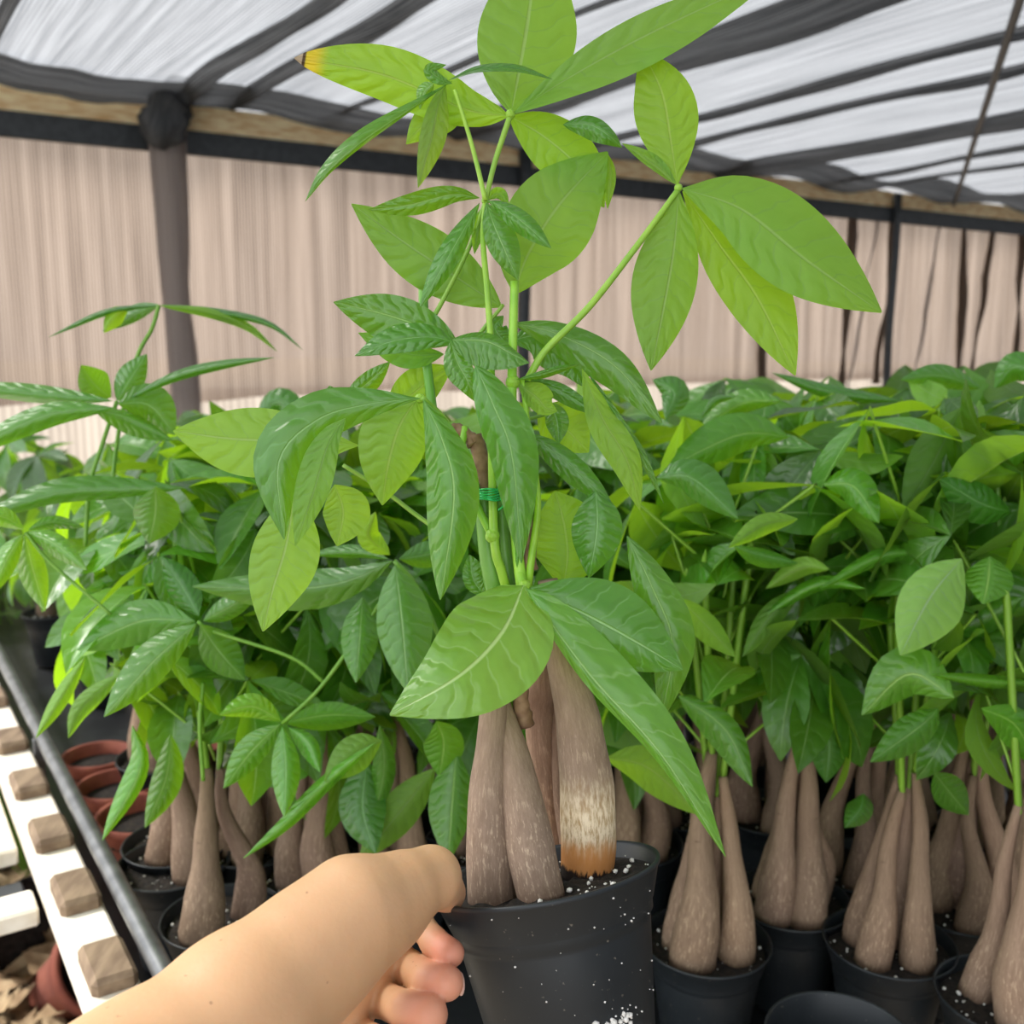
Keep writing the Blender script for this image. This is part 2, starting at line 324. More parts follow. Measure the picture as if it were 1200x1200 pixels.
# ------------------------------------------------------------------ generic plant meshes
def leaflet(droop, fold, halfw, wav, seed, n=8, m=2):
    V, F, U = [], [], []
    for i in range(n + 1):
        t = i / n; y = math.sin(droop * t) / droop; z = -(1 - math.cos(droop * t)) / droop
        ww = halfw * max(.012, math.sin(math.pi * t ** 1.12) ** .92) if 0 < i < n else halfw * .03
        for j in range(-m, m + 1):
            s = j / m; V.append(Vector((s * ww, y, z + abs(s) * ww * fold + wav * abs(s) * math.sin(t * 9 + seed + (2 if s > 0 else 0))))); U.append((.5 + s / 2, t))
    k = 2 * m + 1
    for i in range(n):
        for j in range(k - 1): F.append((i * k + j, i * k + j + 1, (i + 1) * k + j + 1, (i + 1) * k + j))
    return me('leaf', V, F, M['leafbg'], True, U)
LEAFM = [leaflet(d, f, h, wv, s) for d, f, h, wv, s in ((.7, .25, .19, .012, 0), (1.1, .15, .21, .018, 1), (.35, .35, .17, .01, 2), (1.5, .1, .2, .02, 3), (.8, .45, .23, .015, 4), (.2, .2, .18, .02, 5))]
STALKM = me('leaf_stalk', *tube([Vector((0, 0, 0)), Vector((.03, .01, .35)), Vector((.03, 0, .7)), Vector((0, 0, 1))], .5, 6)[:2], M['stem'])
def pot_mesh(seg=40, detail=False):
    prof = [(.0395, -.12), (.0415, -.118), (.0545, -.031), (.0549, -.028), (.0566, -.0265), (.0570, -.0225), (.0574, -.0215), (.0582, -.020), (.0640, -.0035),
            (.0650, -.0028), (.0655, -.001), (.0650, 0), (.0636, 0), (.0626, -.002), (.0535, -.03), (.0400, -.115)]
    V, F = lathe(prof, seg); return me('pot', V, F, M['pot'])
POTM = pot_mesh()
def soil_mesh(R=.0585, z=-.012, seed=0, amp=.003):
    V = [Vector((0, 0, z + .003))]; F = []; U = []
    nr, na = 12, 36
    for i in range(1, nr + 1):
        for k in range(na):
            r = R * i / nr; a = 2 * math.pi * k / na; x, y = r * math.cos(a), r * math.sin(a)
            V.append(Vector((x, y, z + amp * noise.noise(Vector((x * 90, y * 90, seed))) + .6 * amp * noise.noise(Vector((x * 260, y * 260, seed))))))
    for k in range(na): F.append((0, 1 + k, 1 + (k + 1) % na))
    for i in range(nr - 1):
        for k in range(na):
            a, b = 1 + i * na + k, 1 + i * na + (k + 1) % na; F.append((a, a + na, b + na, b))
    return me('soil', V, F, M['soil'])
SOILM = soil_mesh()
def specks(n, place, seed, r0=.0006, r1=.0022):
    rnd = random.Random(seed); L = []
    bm = bmesh.new(); bmesh.ops.create_icosphere(bm, subdivisions=1, radius=1); bv = [v.co.copy() for v in bm.verts]; bm.verts.index_update(); bf = [tuple(v.index for v in f.verts) for f in bm.faces]; bm.free()
    for _ in range(n):
        c = place(rnd); r = rnd.uniform(r0, r1) if rnd.random() < .6 else r0
        L.append(([c + Vector((v.x * rnd.uniform(.8, 1.2), v.y, v.z * rnd.uniform(.7, 1.1))) * r for v in bv], bf))
    return me('perlite', *merge(L), M['perlite'])
def soilplace(rnd):
    a = rnd.uniform(0, 6.283); r = .058 * math.sqrt(rnd.random()); return Vector((r * math.cos(a), r * math.sin(a), -.0105))
PERLM = [specks(60, soilplace, s) for s in (1, 2)]
def trunk_mesh(seed):
    rnd = random.Random(seed); pts = crom([Vector((0, 0, 0)), Vector((rnd.uniform(-.05, .05), rnd.uniform(-.05, .05), .33)), Vector((rnd.uniform(-.04, .04), 0, .7)), Vector((0, 0, 1))], 14)
    rad = []
    for i in range(15):
        t = i / 14; rad.append((.072 + .028 * math.sin(min(1, t / .45) * math.pi * .75 + .5)) * (1 - t * .80) + .006)
    V, F, T = tube(pts, rad, 14, wob=.14, seed=seed); return me('trunk', V, F, M['bark'], True, T)
TRUNKM = [trunk_mesh(s) for s in range(5)]
def align(y, n):
    y = y.normalized(); x = y.cross(n).normalized(); z = x.cross(y); return Matrix((x, y, z)).transposed()
def stalk(parent, a, b, r, tint=(1, 1, 1), name='leaf_stalk'):
    d = b - a; q = d.to_track_quat('Z', 'Y').to_matrix() @ Matrix.Diagonal((r * 2, r * 2, d.length))
    o = ob(name, STALKM, parent, color=tint); o.matrix_local = Matrix.Translation(a - parent.location) @ q.to_4x4(); return o
def keep(c):
    x, y, d = proj(c)
    if d < .93: return False
    if y < 455 and x < 1300 and not (x < 160 and y > 425): return False
    if y < 560 and d < 1.0 and 300 < x < 1000: return False
    if x < 60 and y > 800: return False
    if x < 150 and y > 800: return False
    return True
def whorl(parent, c, nrm, L, rnd, tint, cnt=None):
    nrm = nrm.normalized(); a0 = rnd.uniform(0, 6.28); cnt = cnt or rnd.choice((5, 5, 6, 6, 7)); e1 = nrm.orthogonal().normalized(); e2 = nrm.cross(e1)
    for k in range(cnt):
        a = a0 + 6.283 * k / cnt + rnd.uniform(-.2, .2); dn = rnd.uniform(-.1, .75)
        d = (e1 * math.cos(a) + e2 * math.sin(a)) * math.cos(dn) - nrm * math.sin(dn)
        ln = L * rnd.uniform(.7, 1.15)
        if not keep(c + d * ln * .8): continue
        q = align(d, (nrm + Vector((rnd.uniform(-.4, .4), rnd.uniform(-.4, .4), 0))) * (1 if rnd.random() < .94 else -1)) @ Matrix.Diagonal((ln, ln, ln))
        g = rnd.uniform(.5, 1.3); o = ob('leaf', rnd.choice(LEAFM), parent, color=(tint[0] * g, tint[1] * g, tint[2] * g))
        o.matrix_local = Matrix.Translation(c - parent.location) @ q.to_4x4()
PLANTS = []
def plant(c, H, label, seed, nt=3, nw=16, hmin=.20, th=.18, spread=.10, pot=True, L=.115, tint=(1, 1, 1), trunk_tint=(1, 1, 1)):
    """c = centre of the pot's rim"""
    rnd = random.Random(seed); t = thing('potted_money_tree', label, 'potted plant', c, 'potted money trees on the bench'); PLANTS.append(t)
    if pot: ob('pot', POTM, t).rotation_euler.z = rnd.uniform(0, 6)
    ob('soil', SOILM, t).rotation_euler.z = rnd.uniform(0, 6); ob('perlite', PERLM[seed % 2], t, kind='stuff').rotation_euler.z = rnd.uniform(0, 6)
    top = Vector((rnd.uniform(-.008, .008), rnd.uniform(-.008, .008), th)); a0 = rnd.uniform(0, 6)
    for k in range(nt):
        a = a0 + 6.283 * k / nt + rnd.uniform(-.3, .3); b = Vector((.030 * math.cos(a), .030 * math.sin(a), -.018)); tp = top + Vector((.008 * math.cos(a), .008 * math.sin(a), rnd.uniform(-.03, .03)))
        d = tp - b; f = rnd.uniform(.85, 1.25); o = ob('trunk', TRUNKM[rnd.randrange(5)], t, color=(tn_ := rnd.uniform(.8, 1.15), tn_ * rnd.uniform(.93, .98), tn_ * rnd.uniform(.86, .94)))
        o.matrix_local = Matrix.Translation(b) @ (d.to_track_quat('Z', 'Y').to_matrix() @ Matrix.Diagonal((.2 * f, .2 * f, d.length))).to_4x4()
        e = Vector((.03 * math.cos(a), .03 * math.sin(a), H * rnd.uniform(.7, .95))); stalk(t, c + tp, c + e, .0035, (.7, .75, .7), 'stem')
    for k in range(nw):
        h = hmin + (H - hmin) * ((k + rnd.random()) / nw) ** .85; az = k * 2.4 + rnd.uniform(-.4, .4); out = Vector((math.cos(az), math.sin(az), 0))
        r = spread * rnd.uniform(.5, 1.2) * (1.15 - .45 * h / H); st = c + Vector((0, 0, max(th, h - rnd.uniform(.02, .07)))) + out * .015; en = c + out * r + Vector((0, 0, h + .03))
        if keep(en): stalk(t, st, en, .0016, (.8, .8, .8))
        whorl(t, en, Vector((0, 0, 1)) + out * rnd.uniform(.2, 1.1), L * rnd.uniform(.8, 1.15), rnd, tint)
    return t
RZ = .90
FR = [ # px, py of rim centre, height, trunks, label
 (828, 1100, .50, 4, 'potted money tree standing right behind the held pot, four slim brown trunks'),
 (1042, 1102, .52, 4, 'potted money tree with twisted scarred trunks, front row right of the middle'),
 (1182, 1165, .50, 3, 'potted money tree cut by the lower right corner, trunk with orange scar'),
 (926, 1052, .50, 4, 'potted money tree between the two front pots at right, orange-footed trunk'),
 (1130, 1058, .52, 4, 'potted money tree behind the scarred one, near the right edge'),
 (1002, 1012, .52, 3, 'potted money tree in the shade, two dark bottle trunks, second row right'),
 (1210, 1040, .52, 4, 'potted money tree mostly beyond the right edge, second row'),
 (738, 985, .48, 3, 'potted money tree whose thin trunks peep out right of the held trunk'),
 (262, 1072, .44, 2, 'potted money tree with two fat bottle trunks above the forearm'),
 (203, 1010, .40, 1, 'potted money tree with one stubby trunk beside the bench rail'),
 (300, 985, .44, 4, 'potted money tree behind the two fat trunks, third row at left'),
 (372, 1020, .44, 4, 'potted money tree with pale peeling trunk just above the wrist'),
 (208, 985, .42, 3, 'potted money tree with leaning dark trunks behind the stubby one'),
 (470, 1010, .42, 3, 'potted money tree hidden behind the thumb, broad hanging leaves'),
 (560, 985, .42, 3, 'potted money tree directly behind the held trunks'),
 (655, 1015, .40, 3, 'potted money tree behind the held pot rim, front row middle')]
for i, (x, y, H, nt, lab) in enumerate(FR):
    c = onz(x, y, RZ); plant(c, H, lab, 100 + i, nt, 18 if i not in (9, 2) else 12, tint=(1, 1, 1), hmin=.21 if x > 700 else .16)
    c0 = c
BK = [(250, 930, .46), (400, 945, .46), (530, 925, .46), (660, 930, .47), (800, 945, .50), (900, 950, .52), (1060, 960, .52), (1160, 970, .52), (190, 885, .44), (310, 885, .46), (450, 880, .48), (600, 872, .48), (740, 880, .50), (860, 880, .52), (990, 890, .54), (1120, 900, .54), (1240, 930, .52),
      (250, 825, .46), (400, 825, .48), (560, 820, .48), (700, 820, .50), (840, 825, .52), (980, 830, .54), (1120, 840, .54), (1240, 850, .54)]
ROWN = ['third', 'fourth', 'back']
for i, (x, y, H) in enumerate(BK):
    k = 0 if i < 8 else 1 if i < 17 else 2
    n = i - (0, 8, 17)[k]
    words = ['first', 'second', 'third', 'fourth', 'fifth', 'sixth', 'seventh', 'eighth', 'ninth', 'tenth']
    lab = 'leafy green money tree in the %s row of the bench, %s from the left' % (ROWN[k], words[n])
    plant(onz(x, y, RZ), H, lab, 300 + i, 3, 13 if k < 2 else 11, hmin=.18, L=.125)
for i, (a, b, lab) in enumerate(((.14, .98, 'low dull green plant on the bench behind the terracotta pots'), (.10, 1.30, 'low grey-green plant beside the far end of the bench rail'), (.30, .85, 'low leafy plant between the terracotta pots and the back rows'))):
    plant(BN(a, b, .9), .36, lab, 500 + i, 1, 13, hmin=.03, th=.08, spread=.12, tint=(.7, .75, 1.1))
# empty pot and terracotta pots
tag(ob('empty_pot', POTM, loc=onz(985, 1215, .895)), 'empty black plastic pot at the bottom edge between the front pots', 'pot')
prof = [(.04, -.11), (.055, -.02), (.062, -.02), (.064, 0), (.058, 0), (.052, -.03), (.04, -.10)]
V, F = lathe(prof, 32); TM = me('terracotta_pot', V, F, M['terra'])
TS = me('soil', *lathe([(.001, -.022), (.0535, -.022), (.054, -.03), (.001, -.031)], 24), M['soil'])
for x, y, sc, lab in ((.035, .19, 1.0, 'terracotta plastic pot with dark soil beside the bench rail'), (.03, .33, .9, 'small terracotta pot just behind the larger one by the rail'), (.03, .47, .85, 'little terracotta pot half under leaves near the left edge'), (.15, .42, .9, 'terracotta pot under the hanging leaves, furthest from the rail')):
    t = thing('terracotta_pot', lab, 'pot', BN(x, y, .776 + .11 * sc), 'terracotta pots by the rail'); a = ob('pot', TM, t); b = ob('soil', TS, t); a.scale = b.scale = (sc, sc, sc)
# dry litter and low greenery on the ground at left
rnd = random.Random(5); L = []
for _ in range(900):
    c = onz(40, 1150, .02) + AU * rnd.uniform(-.7, .5) + AV * rnd.uniform(-.5, .9) + Vector((0, 0, rnd.uniform(0, .06))); s = rnd.uniform(.03, .10); q = Matrix.Rotation(rnd.uniform(0, 6.28), 3, 'Z') @ Matrix.Rotation(rnd.uniform(-.6, .6), 3, 'X')
    L.append(([c + q @ Vector(v) * s for v in ((0, -1, 0), (.4, -.2, .15), (0, 1, .3), (-.4, -.2, .15), (0, 0, -.05))], [(0, 1, 4), (1, 2, 4), (2, 3, 4), (3, 0, 4)]))
ob('leaf_litter', me('leaf_litter', *merge(L), M['litter']), kind='stuff')['label'] = 'dry brown leaf litter on the ground beside the bench'
for k, (a, b, rot, lab) in enumerate(((35, 1085, 1.3, 'tipped-over dead potted plant lying on the ground at left'), (120, 1130, .9, 'discarded terracotta pot on the ground below the pallet'))):
    t = thing('fallen_pot', lab, 'pot', onz(a, b, .14)); o = ob('pot', POTM if k == 0 else TM, t); o.scale = (1.7,) * 3; o.rotation_euler = (rot, .2, 1); o = ob('soil', SOILM if k == 0 else TS, t); o.scale = (1.7,) * 3; o.rotation_euler = (rot, .2, 1)
# low background greenery beyond the pallet
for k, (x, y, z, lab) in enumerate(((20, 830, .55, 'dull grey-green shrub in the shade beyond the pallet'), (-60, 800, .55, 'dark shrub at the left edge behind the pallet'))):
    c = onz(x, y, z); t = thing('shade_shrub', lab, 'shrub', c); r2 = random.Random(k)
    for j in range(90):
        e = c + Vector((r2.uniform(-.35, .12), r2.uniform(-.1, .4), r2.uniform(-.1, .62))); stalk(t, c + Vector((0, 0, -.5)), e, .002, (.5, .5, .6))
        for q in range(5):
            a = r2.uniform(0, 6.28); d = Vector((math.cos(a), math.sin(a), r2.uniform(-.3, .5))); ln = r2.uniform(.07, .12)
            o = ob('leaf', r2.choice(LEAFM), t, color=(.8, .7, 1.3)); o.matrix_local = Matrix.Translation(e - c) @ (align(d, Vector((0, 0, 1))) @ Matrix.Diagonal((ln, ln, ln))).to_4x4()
# ------------------------------------------------------------------ individually shaped leaves
def sleaf(parent, mid, wl, wr, D, el=0., er=0., top=True, p=1., tint=(1, 1, 1), mat=None, n=22, m=5, seed=0, q=.9, tip=.0):
    """one leaf along a midrib (px, py, extra depth); wl/wr half widths; el/er how far the two edges recede"""
    pts = crom([Vector((a[0], a[1], (a[2] if len(a) > 2 else 0) * 1000)) for a in mid], n); V, U, F = [], [], []
    sc = D / 1200
    for i, c in enumerate(pts):
        t = i / n; d = (pts[min(n, i + 1)] - pts[max(0, i - 1)]); d = Vector((d.x, d.y)); 
        if d.length < 1e-6: d = Vector((0, 1))
        d.normalize(); ww = math.sin(math.pi * t ** p) ** q if 0 < i < n else .02
        ww = max(.02, ww * (1 - tip * t ** 3))
        for j in range(-m, m + 1):
            s = j / m; h = wl if s < 0 else wr; sx, sy = (d.y, -d.x) if s < 0 else (-d.y, d.x); k = abs(s)
            ed = (el if s < 0 else er) * k ** 1.3 * ww
            ed += .0012 * k * k * math.sin(t * 15 + seed * 1.7 + (1.6 if s > 0 else 0)) * ww + .0010 * math.sin(min(1, k * 1.6) * math.pi) * -1 * ww * (1 if top else -1)
            V.append(P(c.x + sx * h * ww * k, c.y + sy * h * ww * k, D + c.z / 1000 + ed) - parent.location); U.append((.5 + s / 2, t))
    k = 2 * m + 1
    for i in range(n):
        for j in range(k - 1):
            f = (i * k + j, i * k + j + 1, (i + 1) * k + j + 1, (i + 1) * k + j); F.append(f if top else f[::-1])
    return ob('leaf', me('leaf', V, F, mat or M['leaf'], True, U), parent, color=tint)
def stemp(parent, pts, r, D, name='stem', mat=None, tint=(1, 1, 1), seg=10, n=None, wob=0.):
    q = crom([P(a[0], a[1], D + (a[2] if len(a) > 2 else 0)) for a in pts], n or 6 * len(pts)); N = len(q) - 1
    rr = [(r[0] + (r[1] - r[0]) * i / N) * D / 1200 for i in range(N + 1)] if isinstance(r, tuple) else r * D / 1200
    V, F, T = tube(q, rr, seg, off=parent.location, wob=wob); return ob(name, me(name, V, F, mat or M['stem'], True, T), parent, color=tint)
# ------------------------------------------------------------------ the held plant
HD = .58
HC = P(639, 1021, HD)
RM = (Matrix.Rotation(math.radians(-10), 3, FW) @ Matrix.Rotation(math.radians(-16), 3, 'X'))
hero = thing('potted_money_tree', 'large sharp money tree held up in front by the hand, black pot and thick trunks', 'potted plant', HC, 'potted money trees')
hp = ob('pot', pot_mesh(96), hero); hp.rotation_euler = RM.to_euler()
so = ob('soil', soil_mesh(.0602, -.008, 4, .004), hero); so.rotation_euler = RM.to_euler()
def hsp(rnd):
    a = rnd.uniform(-2.2, 2.2); r = .058 * math.sqrt(rnd.random()); return Vector((r * math.cos(a), r * math.sin(a), -.0065))
def hside(rnd):
    z = -rnd.random() ** .6 * .11; r = .0634 + z * .09 if z > -.03 else .0572 - (-.034 - z) * -.13
    r = .0642 + (z + .0035) * .35 if z > -.0215 else .0572 if z > -.029 else .0547 + (z + .031) * .15
    a = rnd.choice((rnd.uniform(-2.9, -.2), rnd.gauss(-1.0, .25))); return Vector((r * math.cos(a), r * math.sin(a), z))
po = ob('perlite', specks(80, hsp, 3, .0005, .0019), hero, kind='stuff'); po.rotation_euler = RM.to_euler()
po = ob('perlite', specks(85, hside, 9, .0003, .0008), hero, kind='stuff'); po.rotation_euler = RM.to_euler()
def hclump(rnd):
    a = rnd.gauss(-1.10, .2); z = -.068 - abs(rnd.gauss(0, .016)); r = .0550 + (z + .031) * .15; return Vector((r * math.cos(a), r * math.sin(a), z))
po = ob('perlite', specks(110, hclump, 11, .0007, .0021), hero, kind='stuff'); po.rotation_euler = RM.to_euler()
SN = RM @ Vector((0, 0, 1)); SO = HC + SN * -.008
def soilhit(x, y):
    r = P(x, y, 1) - CAM; k = (SO - CAM).dot(SN) / r.dot(SN); return (CAM + r * k - CAM).dot(FW)
def htrunk(pts, mat='bark', seed=0, wob=.045, tint=(1, 1, 1)):
    """pts (px, py, half width px, depth offset); the first stands in the soil"""
    d0 = soilhit(pts[0][0], pts[0][1]); a = pts[0]; b = pts[1]
    pts = [(a[0] - (b[0] - a[0]) * .12, a[1] - (b[1] - a[1]) * .12, a[2], 0)] + list(pts)
    N = 46; q = crom([Vector((p_[0], p_[1], p_[2])) for p_ in pts], N); dz = pts[-1][3]
    W = [P(v.x, v.y, d0 + (HD + dz - d0) * min(1, i / N)) for i, v in enumerate(q)]; rr = [v.z * (d0 + (HD + dz - d0) * i / N) / 1200 for i, v in enumerate(q)]
    V, F, T = tube(W, rr, 26, wob=wob, seed=seed, off=hero.location); return ob('trunk', me('trunk', V, F, M[mat], True, T), hero, color=tint)
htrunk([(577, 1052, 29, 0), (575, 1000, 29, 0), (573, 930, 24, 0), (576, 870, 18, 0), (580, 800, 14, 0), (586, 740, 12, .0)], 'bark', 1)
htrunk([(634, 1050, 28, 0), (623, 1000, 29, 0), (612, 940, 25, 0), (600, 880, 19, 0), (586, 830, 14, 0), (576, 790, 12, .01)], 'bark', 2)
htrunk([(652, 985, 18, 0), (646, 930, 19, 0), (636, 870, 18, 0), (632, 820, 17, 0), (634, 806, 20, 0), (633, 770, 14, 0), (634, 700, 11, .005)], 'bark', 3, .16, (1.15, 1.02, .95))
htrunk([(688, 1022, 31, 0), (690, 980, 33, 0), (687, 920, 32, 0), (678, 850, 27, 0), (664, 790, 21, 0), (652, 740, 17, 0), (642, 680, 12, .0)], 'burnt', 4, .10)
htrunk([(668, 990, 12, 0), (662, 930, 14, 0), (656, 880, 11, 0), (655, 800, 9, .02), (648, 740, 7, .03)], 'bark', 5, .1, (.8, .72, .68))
stemp(hero, [(617, 850, .01), (611, 828, .008), (609, 800, .005)], (11, 9), HD, 'trunk', M['woody'], wob=.3)
# stems: pts with depth offset
for pts, r, tn in (
 ([(612, 690), (606, 640), (601, 560), (600, 450), (603, 330)], (7, 5), (1, 1.1, 1)),
 ([(600, 715, .01), (588, 670, .004), (580, 640, .0), (577, 560), (576, 460), (575, 400), (571, 340), (566, 280), (569, 235)], (6, 3), (1, 1, 1)),
 ([(569, 235, -.004), (553, 170, -.006), (533, 105, -.01)], (3, 2.2), (1, 1, 1)),
 ([(569, 235, 0), (580, 190, .0), (598, 135, 0)], (3, 3.4), (.9, .9, 1)),
 ([(569, 235, 0), (550, 290, .01), (520, 350, .02), (503, 380, .02)], (2.4, 3), (.8, .8, 1)),
 ([(496, 312, .03), (497, 380, .03), (503, 450, .03), (515, 520, .03), (540, 560, .02)], (6, 6), (.55, .75, 1.)),
 ([(618, 700, .004), (622, 660, .0), (630, 600), (628, 560), (619, 500), (612, 445)], (5, 3), (1, 1.05, .8)),
 ([(795, 222, 0), (745, 290, 0), (690, 360), (640, 410), (618, 445)], (3.4, 4.5), (.95, .95, 1)),
 ([(575, 625, .005), (556, 585, .005), (541, 540, .006), (545, 500, .01)], (5, 4), (.8, .95, .8)),
 ([(495, 466, -.02), (520, 490, -.01), (545, 530, 0)], (3, 3), (.9, .9, .9)),
 ([(402, 545, .03), (450, 575, .03), (490, 605, .03), (540, 640, .02)], (2.5, 3), (.8, .8, 1)),
 ([(590, 357, .01), (560, 395, .01), (545, 430, .015)], (2.2, 3), (.8, .8, 1)),
 ([(628, 555, .0), (612, 500, .01), (640, 485, .02)], (2, 2), (.8, .8, 1)),
 ([(614, 688, -.005), (608, 665, 0), (606, 640, 0)], (5, 5), (.9, 1, .8))):
    stemp(hero, pts, r, HD, 'stem', tint=tn)
stemp(hero, [(590, 730, .014), (574, 660, .012), (568, 600, .012), (566, 575, .012)], (12, 11), HD, 'stem', tint=(.45, .6, .9))
stemp(hero, [(566, 575, .012), (564, 540, .012), (556, 510, .012)], (11, 9), HD, 'woody_stem', M['woody'], wob=.2)
stemp(hero, [(623, 668, .004), (620, 650, .004), (617, 600, .01), (615, 575, .012)], (9, 6), HD, 'woody_stem', M['woody'], wob=.3)
stemp(hero, [(556, 520, .012), (545, 508, .012), (530, 500, .014)], (9, 6), HD, 'woody_stem', M['woody'], wob=.4)
stemp(hero, [(604, 730, .016), (592, 650, .014), (588, 590, .014), (586, 540, .014)], (9, 8), HD, 'stem', tint=(.45, .6, .9))
stemp(hero, [(622, 760, .006), (618, 720, .006), (614, 680, .006)], (9, 8), HD, 'stem', tint=(.5, .7, .6))
